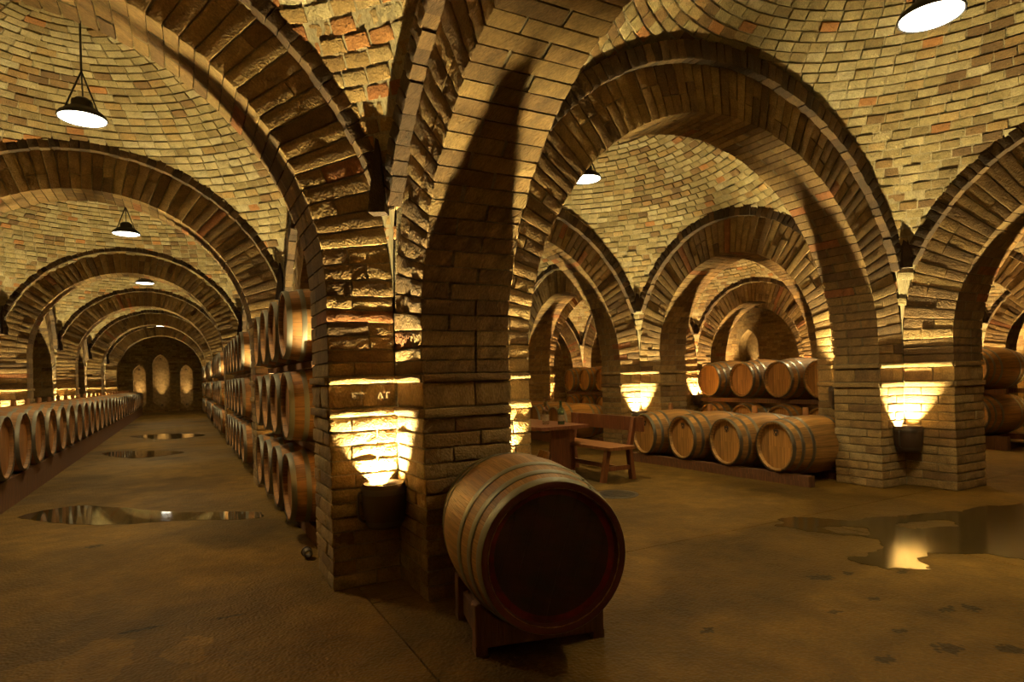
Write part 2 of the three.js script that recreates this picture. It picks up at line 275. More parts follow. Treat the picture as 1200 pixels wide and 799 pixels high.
pier(COL.M, TL.T1, 'big brick pier with a dark barrel standing against its shaded face', [[-1, -1], [1, -1], [-1, 1]], { stamps: [['KT', -0.46, -KV - 0.0085, 0], ['AT', -0.32, -KV - 0.0085, 0]] });
pier(COL.M, TL.T0, 'brick pier across the arch from the barrel with the dark red head', []);
pier(COL.R, TL.T1, 'brick pier at the right end of the four barrel row', [[-1, -1], [-1, 1]]);
pier(COL.R, TL.T2, 'brick pier behind the wooden bench', [[-1, -1], [1, -1]]);
pier(COL.R, TL.T0, 'brick pier carrying the near foot of the right hand side arch', []);
pier(COL.M, TL.T2, 'brick pier behind the tall barrel stack', [[-1, -1], [-1, 1]]);
pier(COL.R, TL.T3, 'brick pier two bays behind the bench', [[-1, -1], [1, -1]]);
pier(COL.Q, TL.T2, 'brick pier seen through the arch above the four barrel row', [[-1, -1]]);
for (const [c, l, s] of [['Q', 'T1'], ['Q', 'T3'], ['S', 'T2'], ['S', 'T3'], ['Q', 'T4'], ['Q', 'T5'], ['R', 'T4'], ['S', 'T4'], ['S', 'T5']]) pier(COL[c], TL[l], 'distant brick pier in the side aisles beyond the four barrel row', [[-1, -1]]);
for (const l of ['T0', 'T1', 'T2', 'L3', 'L4', 'L5', 'L6']) pier(COL.W, TL[l], 'brick pier behind the long single row of barrels', [[1, -1]]);
for (const l of ['L3', 'L4', 'L5', 'L6']) pier(COL.M, TL[l], 'brick pier between the stacked barrels of the long aisle', [[-1, -1]]);

arch('brick_arch', 'near brick arch springing left from the big pier over the long aisle', 't', TL.T1, CL, RL, YSL);
arch('brick_arch', 'brick arch over the long aisle just behind the viewpoint', 't', TL.T0, CL, RL, YSL);
arch('brick_arch', 'brick cross arch over the wet floor just behind the viewpoint', 't', TL.T0, cA('M', 'R'), RA, YSA);
arch('brick_arch', 'second brick arch over the long aisle', 't', TL.T2, CL, RL, YSL);
arch('brick_arch', 'third brick arch over the long aisle', 't', TL.L3, CL, RL, YSL + 0.06);
arch('brick_arch', 'fourth brick arch over the long aisle', 't', TL.L4, CL, RL, YSL + 0.06);
arch('brick_arch', 'fifth brick arch over the long aisle', 't', TL.L5, CL, RL, YSL + 0.06);
arch('brick_arch', 'sixth brick arch over the long aisle, before the niche wall', 't', TL.L6, CL, RL, YSL + 0.06);
const LV = (f, t2) => (TL[t2] - TL[f]) / 2 - KV;
arch('brick_arch', 'shadowed brick arch rising from the big pier above the dark headed barrel', 'l', COL.M, cD('T0', 'T1'), rD('T0', 'T1'), YSD - 0.03, { spandrel: [[-1, LV('T0', 'T1'), YSL]] });
arch('brick_arch', 'wide brick arch between the big pier and the pier beside the four barrel row', 't', TL.T1, cA('M', 'R'), RA, YSA);
arch('brick_arch', 'brick arch above the wooden bench and table', 't', TL.T2, cA('M', 'R'), RA, YSA);
arch('brick_arch', 'brick arch directly above the four barrel row', 'l', COL.R, cD('T1', 'T2'), rD('T1', 'T2'), YSD + 0.04);
arch('brick_arch', 'brick arch at the right with a bright lit edge over the wet floor', 'l', COL.R, cD('T0', 'T1'), rD('T0', 'T1'), YSD + 0.04);
arch('brick_arch', 'brick side arch behind the pier of the bench', 'l', COL.R, cD('T2', 'T3'), rD('T2', 'T3'), YSD + 0.06);
arch('brick_arch', 'brick side arch above the tall barrel stack', 'l', COL.M, cD('T1', 'T2'), rD('T1', 'T2'), YSD, { spandrel: [[-1, LV('T1', 'T2'), YSL]] });
for (const [a, b] of [['T2', 'L3'], ['L3', 'L4'], ['L4', 'L5'], ['L5', 'L6']]) { arch('brick_arch', 'brick side arch above the farther barrel stacks of the long aisle', 'l', COL.M, cD(a, b), rD(a, b), YSD - 0.1, { rows: [-1] }); }
for (const [a, b] of [['T0', 'T1'], ['T1', 'T2'], ['T2', 'L3'], ['L3', 'L4'], ['L4', 'L5'], ['L5', 'L6']]) arch('brick_arch', 'brick side arch behind the long single row of barrels', 'l', COL.W, cD(a, b), rD(a, b), YSD - 0.1, { rows: [1], spandrel: a === 'T1' || a === 'T0' ? [[1, LV(a, b), YSL]] : null });
arch('brick_arch', 'brick cross arch over the racked barrels behind the four barrel row', 't', TL.T2, cA('R', 'Q'), RA, YSA);
arch('brick_arch', 'brick cross arch over the near side aisle at the right', 't', TL.T1, cA('R', 'Q'), RA, YSA);
for (const [c, a, b] of [['Q', 'T1', 'T2'], ['Q', 'T2', 'T3'], ['Q', 'T3', 'T4'], ['Q', 'T4', 'T5'], ['R', 'T3', 'T4'], ['S', 'T1', 'T2'], ['S', 'T2', 'T3'], ['S', 'T3', 'T4'], ['S', 'T4', 'T5']]) { arch('brick_arch', 'distant brick side arch seen through the arch over the barrel row', 'l', COL[c], cD(a, b), rD(a, b), YSD + 0.06, { rows: [-1] }); }
for (const [l, a, b] of [['T3', 'R', 'Q'], ['T2', 'Q', 'S'], ['T3', 'Q', 'S'], ['T4', 'Q', 'S'], ['T4', 'R', 'Q'], ['T5', 'R', 'Q'], ['T5', 'Q', 'S']]) arch('brick_arch', 'distant brick cross arch in the side aisles', 't', TL[l], cA(a, b), RA, YSA, { rows: [-1] });

const bv = (f, g) => (TL[g] - TL[f]) / 2 - KV, AR_ = (COL.R - COL.M) / 2 - KU, AL_ = (COL.M - COL.W) / 2 - KU;
vault('brick vault over the near bay of the long aisle, with orange bricks beside the big pier', CL, AL_, cD('T0', 'T1'), bv('T0', 'T1'), YSL, PAL.domeWarm);
vault('brick vault over the bay with the nearest hanging lamp above the wet floor', cA('M', 'R'), AR_, cD('T0', 'T1'), bv('T0', 'T1'), YSD + 0.045, PAL.dome);
vault('brick vault over the bay of the long aisle with its nearest hanging lamp', CL, AL_, cD('T1', 'T2'), bv('T1', 'T2'), YSL, PAL.dome);
vault('brick vault over the wooden bench', cA('M', 'R'), AR_, cD('T1', 'T2'), bv('T1', 'T2'), YSD + 0.045, PAL.dome);
vault('brick vault over the second bay of the long aisle', CL, AL_, cD('T2', 'L3'), bv('T2', 'L3'), YSL + 0.02, PAL.dome);
vault('brick vault over the third bay of the long aisle', CL, AL_, cD('L3', 'L4'), bv('L3', 'L4'), YSL + 0.04, PAL.dome);
vault('brick vault over the fourth bay of the long aisle', CL, AL_, cD('L4', 'L5'), bv('L4', 'L5'), YSL + 0.05, PAL.dome);
vault('brick vault over the fifth bay of the long aisle', CL, AL_, cD('L5', 'L6'), bv('L5', 'L6'), YSL + 0.05, PAL.dome);
vault('brick vault over the racked barrels behind the four barrel row', cA('R', 'Q'), AR_, cD('T1', 'T2'), bv('T1', 'T2'), YSD + 0.045, PAL.dome);
vault('brick vault over the near side aisle beyond the lit edged arch', cA('R', 'Q'), AR_, cD('T0', 'T1'), bv('T0', 'T1'), YSD + 0.045, PAL.dome);
vault('brick vault over the bay behind the bench', cA('M', 'R'), AR_, cD('T2', 'T3'), bv('T2', 'T3'), YSD + 0.045, PAL.dome);
for (const [a, b, c, d] of [['R', 'Q', 'T2', 'T3'], ['Q', 'S', 'T0', 'T1'], ['Q', 'S', 'T1', 'T2'], ['Q', 'S', 'T2', 'T3'], ['Q', 'S', 'T3', 'T4'], ['R', 'Q', 'T3', 'T4'], ['R', 'Q', 'T4', 'T5'], ['Q', 'S', 'T4', 'T5']]) vault('distant brick vault in the side aisles', cA(a, b), AR_, cD(c, d), bv(c, d), YSD + 0.045, PAL.dome);

// ------------------------------------------------------------------ walls, floor
const wallMat = new THREE.MeshStandardMaterial({ color: lin(0.38, 0.27, 0.13), map: clayMap, bumpMap: clayBump, bumpScale: 0.01, roughness: 0.95 });
const plasterMat = new THREE.MeshStandardMaterial({ color: lin(0.42, 0.31, 0.17), map: clayMap, bumpMap: clayBump, bumpScale: 0.01, roughness: 0.95 });
// a wall with pointed niches; dir 't' faces the camera down the aisle, dir 'l' faces -u
function nicheWall(name, label, dir, q, h0, h1, top, niches, pal) {
  const t = thing(name, label, 'wall', null, null, 'structure');
  const sh = new THREE.Shape([[h0, 0], [h1, 0], [h1, top], [h0, top]].map(a => new THREE.Vector2(...a)));
  for (const [a, b, y0, y1] of niches) { const p = new THREE.Path(), m = (a + b) / 2, w = b - a; p.moveTo(m, y0); p.lineTo(b, y0 + w * 0.5); p.lineTo(b, y1 - w * 0.75); p.quadraticCurveTo(b, y1 - w * 0.25, m, y1); p.quadraticCurveTo(a, y1 - w * 0.25, a, y1 - w * 0.75); p.lineTo(a, y0 + w * 0.5); p.closePath(); sh.holes.push(p); }
  const g = new THREE.ExtrudeGeometry(sh, { depth: 0.35, bevelEnabled: false, curveSegments: 10 });
  const place = gg => { if (dir === 't') gg.translate(0, 0, -q - 0.35); else { gg.applyMatrix4(new THREE.Matrix4().makeBasis(P(0, 0, 1), UP, P(1, 0, 0))); gg.translate(q, 0, 0); } return gg; };
  part(t, 'wall_body', metreUV(place(g), 2), wallMat);
  const back = new THREE.BoxGeometry(h1 - h0, top, 0.1); back.translate((h0 + h1) / 2, top / 2, dir === 't' ? -0.06 : 0.41); part(t, 'niche_back', metreUV(place(back), 2), plasterMat);
  const B = new Bricks(), ends = dir === 't' ? [[h0, q], [h1, q]] : [[q, h1], [q, h0]];
  brickFace(B, ends[0], ends[1], 0, top, PAL.wall, { proud: 0.006, pitch: 0.08, inside: o => { const h = dir === 't' ? o.x : -o.z; return !niches.some(([a, b, y0, y1]) => h > a - 0.1 && h < b + 0.1 && o.y > y0 - .02 && o.y < y1 + 0.05); } });
  B.finish(t); return t;
}
nicheWall('wall_front', 'dark brick end wall of the long aisle with three lit pointed niches', 't', 30.5, -4.2, 2.6, 4.6, [[-1.17, -0.53, 0.12, 2.48], [-1.89, -1.42, 0.12, 2.02], [-0.14, 0.36, 0.12, 2.0]]);
nicheWall('wall_right', 'brick outer wall of the side aisles with a lit niche', 'l', 16.7, -2.2, 20.6, 4.6, [[13.9, 14.7, 0.5, 2.45]]);
nicheWall('wall_front', 'brick end wall of the far side aisles', 't', 20.6, 2.8, 16.7, 4.6, []);
single('wall_left', metreUV(plainBox(-6.5, -6.2, 0, 4.6, -2.2, 30.85), 2), wallMat, null, 'dim brick outer wall behind the long single row of barrels', 'wall', null, 'structure');
single('wall_back', metreUV(plainBox(-6.5, 17.1, 0, 4.6, -2.5, -2.2), 2), wallMat, null, 'brick wall closing the near end of the cellar', 'wall', null, 'structure');

const stains = [[2.92, 2.07, .07, .05], [3.1, 2.04, .04, .03], [2.99, 1.51, .06, .03], [3.1, 1.46, .05, .05], [2.58, 1.3, .07, .05], [2.77, 1.18, .06, .05], [1.93, 1.9, .05, .03], [2.59, 1.49, .04, .03], [2.29, 1.37, .05, .03], [-0.58, 5.14, .06, .05], [-.2, 3.25, .1, .02], [.15, 3.2, .08, .015], [2.85, 1.75, .05, .03], [2.55, 1.75, .04, .02], [3.35, 1.9, .05, .02]];
const floorMap = tex(2048, 2048, (x, y) => {
  const u = x * 16 - 6, v = y * 16 - 2;
  let n = 0.72 + 0.34 * (fbm(u * 1.3, v * 1.3, 5) - 0.5) + 0.22 * (fbm(u * 9 + 3, v * 9, 3) - 0.5) + 0.10 * (vn(u * 90, v * 90) - 0.5);
  const bl = fbm(u * 0.8 + 40, v * 0.8 + 11, 4); if (bl > 0.60) n *= 1 - Math.min(0.22, (bl - 0.60) * 2.4);
  for (const [a, b, p, q] of stains) { const d = Math.hypot((u - a) / p, (v - b) / q) + (vn(u * 60, v * 60) - .5) * 0.9; if (d < 0.8) n *= 0.6; }
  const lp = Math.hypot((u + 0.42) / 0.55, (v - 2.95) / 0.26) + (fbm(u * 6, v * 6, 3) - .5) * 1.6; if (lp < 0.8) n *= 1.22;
  return [n * 0.98, n * 0.92, n * 0.80];
}, true);
const floorBump = tex(1024, 1024, (x, y, i, j) => { const n = 0.6 * fbm(i / 30, j / 30, 4) + 0.4 * vn(i / 2, j / 2); return [n, n, n]; });
floorBump.repeat.set(4, 4);
const floorRough = tex(512, 512, (x, y, i, j) => { const n = 0.52 + 0.35 * fbm(i / 40 + 8, j / 40, 4); return [n, n, n]; });
const floorMat = new THREE.MeshPhysicalMaterial({ specularIntensity: 0.3, color: lin(0.25, 0.158, 0.038), map: floorMap, bumpMap: floorBump, bumpScale: 0.012, roughnessMap: floorRough, roughness: 0.95 });
const floor = thing('floor', 'worn brown concrete cellar floor with joints and damp stains', 'floor', null, null, 'structure');
for (const [u0, u1, v0, v1] of [[-6.4, 0.79, -2.3, 30.6], [0.79, 3.95, -2.3, 3.0], [3.95, 18.5, -2.3, 3.0], [0.79, 18.5, 3.0, 30.6]]) {
  const g = plainBox(u0 + .004, u1 - .004, -0.12, 0, v0 + .004, v1 - .004), p = g.attributes.position, uv = []; for (let i = 0; i < p.count; i++) uv.push((p.getX(i) + 6) / 16, (-p.getZ(i) + 2) / 16); g.setAttribute('uv', new THREE.Float32BufferAttribute(uv, 2)); part(floor, 'slab', g, floorMat);
}
part(floor, 'sub_floor', metreUV(plainBox(-6.5, 18.6, -0.2, -0.012 - .1, -2.4, 30.8), 1), mortarDark);

const damp = new THREE.MeshPhysicalMaterial({ color: lin(0.035, 0.024, 0.008), roughness: 0.14, specularIntensity: 0.7 });
const wet = new THREE.MeshPhysicalMaterial({ color: lin(0.055, 0.04, 0.018), roughness: 0.07, clearcoat: 0.6, clearcoatRoughness: 0.03 });
function puddle(pts, label, islands = [], jag = 0.03, mat = wet) {
  const ring = (q, s) => { const out = []; const c = new THREE.CatmullRomCurve3(q.map(([u, v]) => new THREE.Vector3(u, v, 0)), true, 'centripetal'); const n = q.length * 14; for (let i = 0; i < n; i++) { const p = c.getPoint(i / n); out.push(new THREE.Vector2(p.x + (fbm(p.x * 11 + s, p.y * 11, 4) - .5) * jag * 2, p.y + (fbm(p.x * 11 + 31, p.y * 11 + s, 4) - .5) * jag * 2)); } return out; };
  const sh = new THREE.Shape(ring(pts, 1)); for (const i of islands) sh.holes.push(new THREE.Path(ring(i, 5)));
  const g = new THREE.ExtrudeGeometry(sh, { depth: 0.003, bevelEnabled: false }); g.rotateX(-Math.PI / 2); return single('puddle', g, mat, P(0, 0.0, 0), label, 'puddle');
}
puddle([[-1.28, 6.75], [-0.95, 7.0], [-0.62, 6.73], [-0.13, 6.13], [0.55, 5.6], [0.5, 5.42], [-0.12, 5.72], [-0.54, 5.85], [-1.1, 6.4]], 'long thin puddle across the aisle beside the tall barrel stack');
puddle([[-1.2, 12.41], [-0.68, 12.33], [-0.03, 11.4], [-0.61, 11.05], [-1.1, 11.8]], 'dark puddle further along the floor of the long aisle');
puddle([[-1.05, 16.2], [-0.29, 16.1], [0.38, 15.0], [-0.26, 14.5], [-0.8, 15.3]], 'farthest dark puddle in the long aisle');
puddle([[3.68, 2.97], [3.98, 2.99], [4.15, 2.76], [4.44, 2.68], [4.91, 2.51], [5.73, 2.32], [6.1, 1.9], [5.2, 1.5], [4.13, 1.62], [3.98, 1.9], [3.9, 1.96], [3.71, 2.0], [3.52, 1.88], [3.34, 1.95], [3.33, 2.15], [3.5, 2.21], [3.68, 2.2], [3.83, 2.36], [3.72, 2.6]], 'large wet patch on the floor reflecting the hanging lamp', [[[3.83, 2.72], [4.04, 2.63], [4.05, 2.48], [3.88, 2.42]], [[4.3, 2.49], [4.7, 2.36], [4.6, 2.26], [4.28, 2.39]]], 0.07, damp);

// ------------------------------------------------------------------ lamps
const steel = new THREE.MeshStandardMaterial({ color: lin(0.05, 0.04, 0.03), roughness: 0.5, metalness: 0.6 });
const shadeIn = new THREE.MeshStandardMaterial({ color: lin(0.6, 0.58, 0.5), roughness: 0.5, side: THREE.DoubleSide });
const glow = new THREE.MeshStandardMaterial({ color: lin(0.8, 0.8, 0.75), emissive: lin(1.0, 0.93, 0.74), emissiveIntensity: 6, roughness: 0.4 });
const lathe = (pts, n = 32) => new THREE.LatheGeometry(pts.map(([a, b]) => new THREE.Vector2(a, b)), n);
function bar(a, b, r, n = 6) { const d = b.clone().sub(a), g = new THREE.CylinderGeometry(r, r, d.length(), n); g.applyQuaternion(new THREE.Quaternion().setFromUnitVectors(UP, d.clone().normalize())); g.translate(...a.clone().add(b).multiplyScalar(0.5).toArray()); return g; }
function pendant(u, v, y, top, label) {
  const t = thing('pendant_lamp', label, 'lamp', P(u, y, v), 'hanging lamps');
  part(t, 'shade', lathe([[0.158, 0], [0.162, 0.012], [0.15, 0.035], [0.10, 0.075], [0.07, 0.085], [0.07, 0.13], [0.045, 0.155], [0, 0.157]], 36), steel);
  part(t, 'diffuser', lathe([[0, 0.004], [0.151, 0.004], [0.151, 0.014], [0, 0.014]], 36), glow);
  const V = (a, b, c) => new THREE.Vector3(a, b, c), apex = V(0, 0.36, 0);
  for (let k = 0; k < 3; k++) { const a = k * 2.0944 + 0.5; part(t, 'stay_wire', bar(V(0.115 * Math.cos(a), 0.055, 0.115 * Math.sin(a)), apex, 0.006), steel); }
  part(t, 'hanging_rod', bar(apex, V(0, top - y, 0), 0.008), steel);
  const l = new THREE.SpotLight(new THREE.Color().setRGB(...PENDANT_COLOUR), PENDANT_POWER, 0, 1.25, 0.6, 2); l.position.set(0, -0.012, 0); l.target.position.set(0, -1, 0); l.castShadow = true; l.shadow.radius = 9; t.add(l, l.target); l.name = 'lamp_light';
}
const Rr = Math.hypot(AR_, bv('T0', 'T1'));
pendant(3.69, 1.86, 3.02, YSD + Rr - 0.02, 'large hanging lamp above the wet patch of floor');
pendant(3.69, 5.16, 3.10, YSD + Math.hypot(AR_, bv('T1', 'T2')) - 0.03, 'hanging lamp above the bench, half hidden by the wide arch');
const ll = [[5.5, 'T1', 'T2', 'hanging lamp over the long aisle beside the tall barrel stack'], [9.42, 'T2', 'L3', 'hanging lamp over the long aisle past its second arch'], [13.8, 'L3', 'L4', 'hanging lamp over the long aisle past its third arch'], [18.03, 'L4', 'L5', 'hanging lamp over the long aisle past its fourth arch'], [23.5, 'L5', 'L6', 'hanging lamp over the long aisle past its fifth arch']];
for (const [v, a, b, s] of ll) pendant(-0.615, v, 3.1, YSL + Math.hypot(AL_, bv(a, b)) - 0.06, s);
pendant(cA('R', 'Q'), cD('T1', 'T2'), 3.1, 4.0, 'added hanging lamp over the racked barrels, unseen behind the arch');  // unseen lamp, added for the light it gives the racked barrels

const tub = new THREE.MeshStandardMaterial({ color: lin(0.055, 0.028, 0.014), roughness: 0.55 });
const iron = new THREE.MeshStandardMaterial({ color: lin(0.12, 0.10, 0.08), roughness: 0.45, metalness: 0.8 });
const bulbMat = new THREE.MeshStandardMaterial({ color: lin(0.8, 0.75, 0.6), emissive: lin(1, 0.75, 0.35), emissiveIntensity: 8 });
const sconceGeo = {
  bowl: lathe([[0.0, 0.0], [0.080, 0.0], [0.092, 0.004], [0.115, 0.06], [0.126, 0.12], [0.126, 0.18], [0.119, 0.235], [0.108, 0.235], [0.115, 0.18], [0.115, 0.12], [0.103, 0.06], [0.084, 0.012], [0, 0.012]], 22),
  hoop: z => lathe(z < 0.1 ? [[0.098, 0.02], [0.104, 0.02], [0.113, 0.045], [0.109, 0.045]] : [[0.125, 0.185], [0.130, 0.185], [0.126, 0.215], [0.121, 0.215]], 22),
  bulb: new THREE.SphereGeometry(0.03, 12, 8),
};
const hoopLo = sconceGeo.hoop(0), hoopHi = sconceGeo.hoop(1);
const handleG = (() => { const c = new THREE.CatmullRomCurve3([[0.124, .2, 0], [0.144, .19, 0], [0.148, .14, 0], [0.142, .06, 0], [0.112, .04, 0]].map(a => new THREE.Vector3(...a))); return new THREE.TubeGeometry(c, 10, 0.008, 5); })();
const bracketG = new THREE.BoxGeometry(0.05, 0.05, 0.16);
function sconce(cu, cv, su, sv, label, lift = 0) {
  const t = thing('barrel_sconce', label, 'wall lamp', P(cu + su * (KU + 0.108), 0.32 + lift, cv + sv * (KV + 0.085)), 'half barrel wall lamps');
  t.rotation.y = sv < 0 ? 0 : Math.PI;   // local -z towards the wall
  t.scale.set(0.93, 1, 0.93); part(t, 'bowl', sconceGeo.bowl, tub); part(t, 'hoop', hoopLo, iron); part(t, 'hoop', hoopHi, iron);
  for (const s of [0, Math.PI]) part(t, 'handle', handleG, iron).rotation.y = s;
  const b = part(t, 'bracket', bracketG, iron, new THREE.Vector3(0, 0.06, -0.05));
  part(t, 'bulb', sconceGeo.bulb, bulbMat, new THREE.Vector3(0, 0.045, -0.02));
  const far = cu + su * 0.3 > 6.2, l = new THREE.SpotLight(new THREE.Color().setRGB(...(far ? SCONCE_WARM : SCONCE_COLOUR)), SCONCE_POWER * (far ? 1.4 : 1), 0, 0.62, 0.45, 2); l.position.set(0, 0.085, -0.022); l.target.position.set(0, 2, -0.022); l.castShadow = true; l.shadow.radius = 1.0; l.name = 'lamp_light'; t.add(l, l.target);
}
sconce(COL.R, TL.T1, -1, 1, 'half barrel wall lamp mounted higher, above the end of the four barrel row', 0.36);
const all4 = [[-1, -1], [1, -1], [-1, 1], [1, 1]];
sconce(COL.M, TL.T1, -1, -1, 'dark half barrel wall lamp on the big pier beside the dark headed barrel');
sconce(COL.R, TL.T1, -1, -1, 'half barrel wall lamp on the pier right of the four barrel row');
sconce(COL.R, TL.T2, -1, -1, 'half barrel wall lamp on the pier behind the bench');
for (const [c, l, list] of [['M', 'T1', [[1, -1], [-1, 1], [1, 1]]], ['R', 'T1', [[1, -1], [1, 1]]], ['R', 'T2', [[1, -1], [-1, 1], [1, 1]]], ['M', 'T0', [[-1, 1], [1, 1]]], ['R', 'T0', [[-1, 1], [1, 1]]], ['M', 'T2', all4], ['R', 'T3', all4], ['Q', 'T1', all4], ['Q', 'T2', all4], ['Q', 'T3', all4], ['S', 'T2', all4], ['S', 'T3', all4], ['Q', 'T4', all4], ['S', 'T4', [[-1, -1], [1, -1], [-1, 1]]], ['Q', 'T5', [[-1, -1], [1, -1]]], ['R', 'T4', [[1, -1], [1, 1]]]]) for (const [a, b] of list) sconce(COL[c], TL[l], a, b, 'half barrel wall lamp in a far or hidden pier corner');
for (const l of ['T0', 'T1', 'T2', 'L3', 'L4', 'L5', 'L6']) for (const s of l === 'T0' ? [1] : [-1, 1]) sconce(COL.W, TL[l], 1, s, 'half barrel wall lamp hidden behind the long single row of barrels');
for (const l of ['L3', 'L4', 'L5', 'L6']) for (const s of [-1, 1]) sconce(COL.M, TL[l], -1, s, 'half barrel wall lamp behind the farther barrel stacks');
// niche spots
function nicheSpot(u, y, v, dy, power, label) { const t = thing('niche_spotlight', label, 'spotlight', P(u, y, v), 'niche spotlights'); const g = lathe([[0, 0], [0.04, 0], [0.045, 0.05], [0.038, 0.055], [0.03, 0.03], [0, 0.03]], 14); if (dy < 0) g.rotateX(Math.PI); part(t, 'housing', g, iron); part(t, 'lens', (() => { const c = new THREE.CylinderGeometry(0.028, 0.028, 0.008, 12); c.translate(0, dy * 0.045, 0); return c; })(), bulbMat); const l = new THREE.SpotLight(new THREE.Color().setRGB(1, 0.66, 0.24), power, 0, 0.42, 0.6, 2); l.position.set(0, dy * 0.06, 0); l.target.position.set(0, dy * 2, 0); l.castShadow = true; t.add(l, l.target); }
for (const [a, b, y1] of [[-1.17, -0.53, 2.48], [-1.89, -1.42, 2.02], [-0.14, 0.36, 2.0]]) { nicheSpot((a + b) / 2, 0.25, 30.68, 1, 12, 'small spotlight at the foot of an end wall niche'); nicheSpot((a + b) / 2, y1 - 0.16, 30.68, -1, 3, 'small spotlight at the top of an end wall niche'); }
for (const v of [14.3]) nicheSpot(16.88, 0.72, v, 1, 16, 'small spotlight at the foot of an outer wall niche');

// ------------------------------------------------------------------ barrels
const woodTex = (seed, dark) => tex(512, 512, (x, y, i, j) => { const st = Math.floor(x * 16), o = NP[st * 131 + seed * 977 & 65535]; const g = fbm(x * 90 + o * 40, y * 5 + o * 9 + seed, 4), l = vn(x * 300, y * 12); const e = Math.abs((x * 16) % 1 - 0.5) > 0.47 ? 0.6 : 1; const n = (0.55 + 0.35 * g + 0.12 * l + 0.22 * (o - .5)) * e; return [n, n * 0.97, n * 0.92]; }, true);
const woodA = woodTex(3), grainBump = tex(256, 256, (x, y, i, j) => { const n = fbm(i / 3, j / 40, 3); return [n, n, n]; });
const plank = tex(256, 256, (x, y, i, j) => { const n = 0.6 + 0.4 * fbm(i / 4, j / 70, 4); return [n, n * 0.96, n * 0.9]; }, true);
const oak = new THREE.MeshStandardMaterial({ color: lin(0.54, 0.285, 0.075), map: woodA, bumpMap: grainBump, bumpScale: 0.002, roughness: 0.62 });
const oakHead = new THREE.MeshStandardMaterial({ color: lin(0.62, 0.305, 0.07), map: woodA, bumpMap: grainBump, bumpScale: 0.002, roughness: 0.66 });
const oakOld = new THREE.MeshStandardMaterial({ color: lin(0.42, 0.20, 0.055), map: woodA, bumpMap: grainBump, bumpScale: 0.002, roughness: 0.7 });
const oakOldHead = new THREE.MeshStandardMaterial({ color: lin(0.44, 0.20, 0.052), map: woodA, bumpMap: grainBump, bumpScale: 0.002, roughness: 0.7 });
const hoopMat = new THREE.MeshStandardMaterial({ color: lin(0.22, 0.20, 0.16), roughness: 0.42, metalness: 0.85 });
const hoopOld = new THREE.MeshStandardMaterial({ color: lin(0.20, 0.18, 0.14), roughness: 0.55, metalness: 0.8 });
const bungMat = new THREE.MeshStandardMaterial({ color: lin(0.30, 0.13, 0.04), roughness: 0.7 });
const markMat = new THREE.MeshStandardMaterial({ color: lin(0.035, 0.02, 0.01), roughness: 0.9 });
// barrel lies along local x with its bung up; origin at the centre
const profile = (x, L, rb, rh) => rb - (rb - rh) * Math.pow(Math.abs(2 * x / L), 1.9);
function barrel(label, category, { L, rb, rh, woodM, headM, hoopM, seg = 28, mark, group, bungUp = 0.075 }) {
  const t = thing('wine_barrel', label, category, null, group);
  const pts = []; for (let i = 0; i <= 14; i++) { const x = -L / 2 + L * i / 14; pts.push([profile(x, L, rb, rh), x]); }
  const inner = [[rh - 0.022, L / 2], [rh - 0.026, L / 2 - 0.035]], inner2 = [[rh - 0.026, -L / 2 + 0.035], [rh - 0.022, -L / 2]];
  const body = lathe([...inner2, ...pts, ...inner], seg); body.rotateZ(-Math.PI / 2); body.rotateX(Math.PI / 2); part(t, 'staves', body, woodM);
  for (const s of [-1, 1]) { const g = new THREE.CylinderGeometry(rh - 0.02, rh - 0.02, 0.02, seg); const p = g.attributes.position, uv = []; for (let i = 0; i < p.count; i++) uv.push(p.getZ(i) * 0.62, p.getX(i) * 0.6); g.setAttribute('uv', new THREE.Float32BufferAttribute(uv, 2)); g.rotateZ(Math.PI / 2); g.translate(s * (L / 2 - 0.04), 0, 0); part(t, 'head', g, headM); }
  for (const [x, w] of [[0.485, 0.035], [0.37, 0.032], [0.23, 0.034]]) for (const s of [-1, 1]) { const c = s * x * L, h = []; for (const [d, e] of [[-w / 2, 0.0], [-w / 2, 0.004], [w / 2, 0.004], [w / 2, 0.0]]) h.push([profile(Math.max(-L / 2, Math.min(L / 2, c + d)), L, rb, rh) + e, c + d]); const g = lathe(h, seg); g.rotateZ(-Math.PI / 2); part(t, 'hoop', g, hoopM); }
  const b = new THREE.CylinderGeometry(0.026, 0.03, 0.08, 10); b.translate(0, rb + bungUp - 0.04, 0); part(t, 'bung', b, bungMat);
  if (mark) { const s = new THREE.Shape(); s.moveTo(0, -0.03); s.quadraticCurveTo(0.028, -0.01, 0.026, 0.03); s.lineTo(-0.026, 0.03); s.quadraticCurveTo(-0.028, -0.01, 0, -0.03); const h = new THREE.Path(); h.absarc(0, 0.004, 0.010, 0, 6.283, false); s.holes.push(h); const g = new THREE.ExtrudeGeometry(s, { depth: 0.002, bevelEnabled: false }); const g2 = new THREE.RingGeometry(0.033, 0.038, 18); g2.translate(0, 0.004, 0.002); const m = mergeGeometries([g, g2.toNonIndexed()]); m.rotateY(-Math.PI / 2); m.translate(-L / 2 + 0.0295, rh * 0.55, 0); part(t, 'brand_mark', m, markMat); }
  return t;
}
let proto = {};
function put(key, spec, u, y, v, label, group, turn = 0) { let o; if (!proto[key]) { o = proto[key] = barrel(label, 'barrel', { ...spec, group }); } else { o = copy(proto[key], label, group); } o.position.copy(P(u, y, v)); o.rotation.set(0, turn, 0); return o; }
const NEW = { bungUp: 0.075, L: 0.82, rb: 0.288, rh: 0.24, woodM: oak, headM: oakHead, hoopM: hoopMat };
const OLD = { bungUp: 0.006, L: 0.82, rb: 0.275, rh: 0.23, woodM: oakOld, headM: oakOldHead, hoopM: hoopOld };
const timber = new THREE.MeshStandardMaterial({ color: lin(0.20, 0.085, 0.03), map: plank, bumpMap: grainBump, bumpScale: 0.003, roughness: 0.75 });
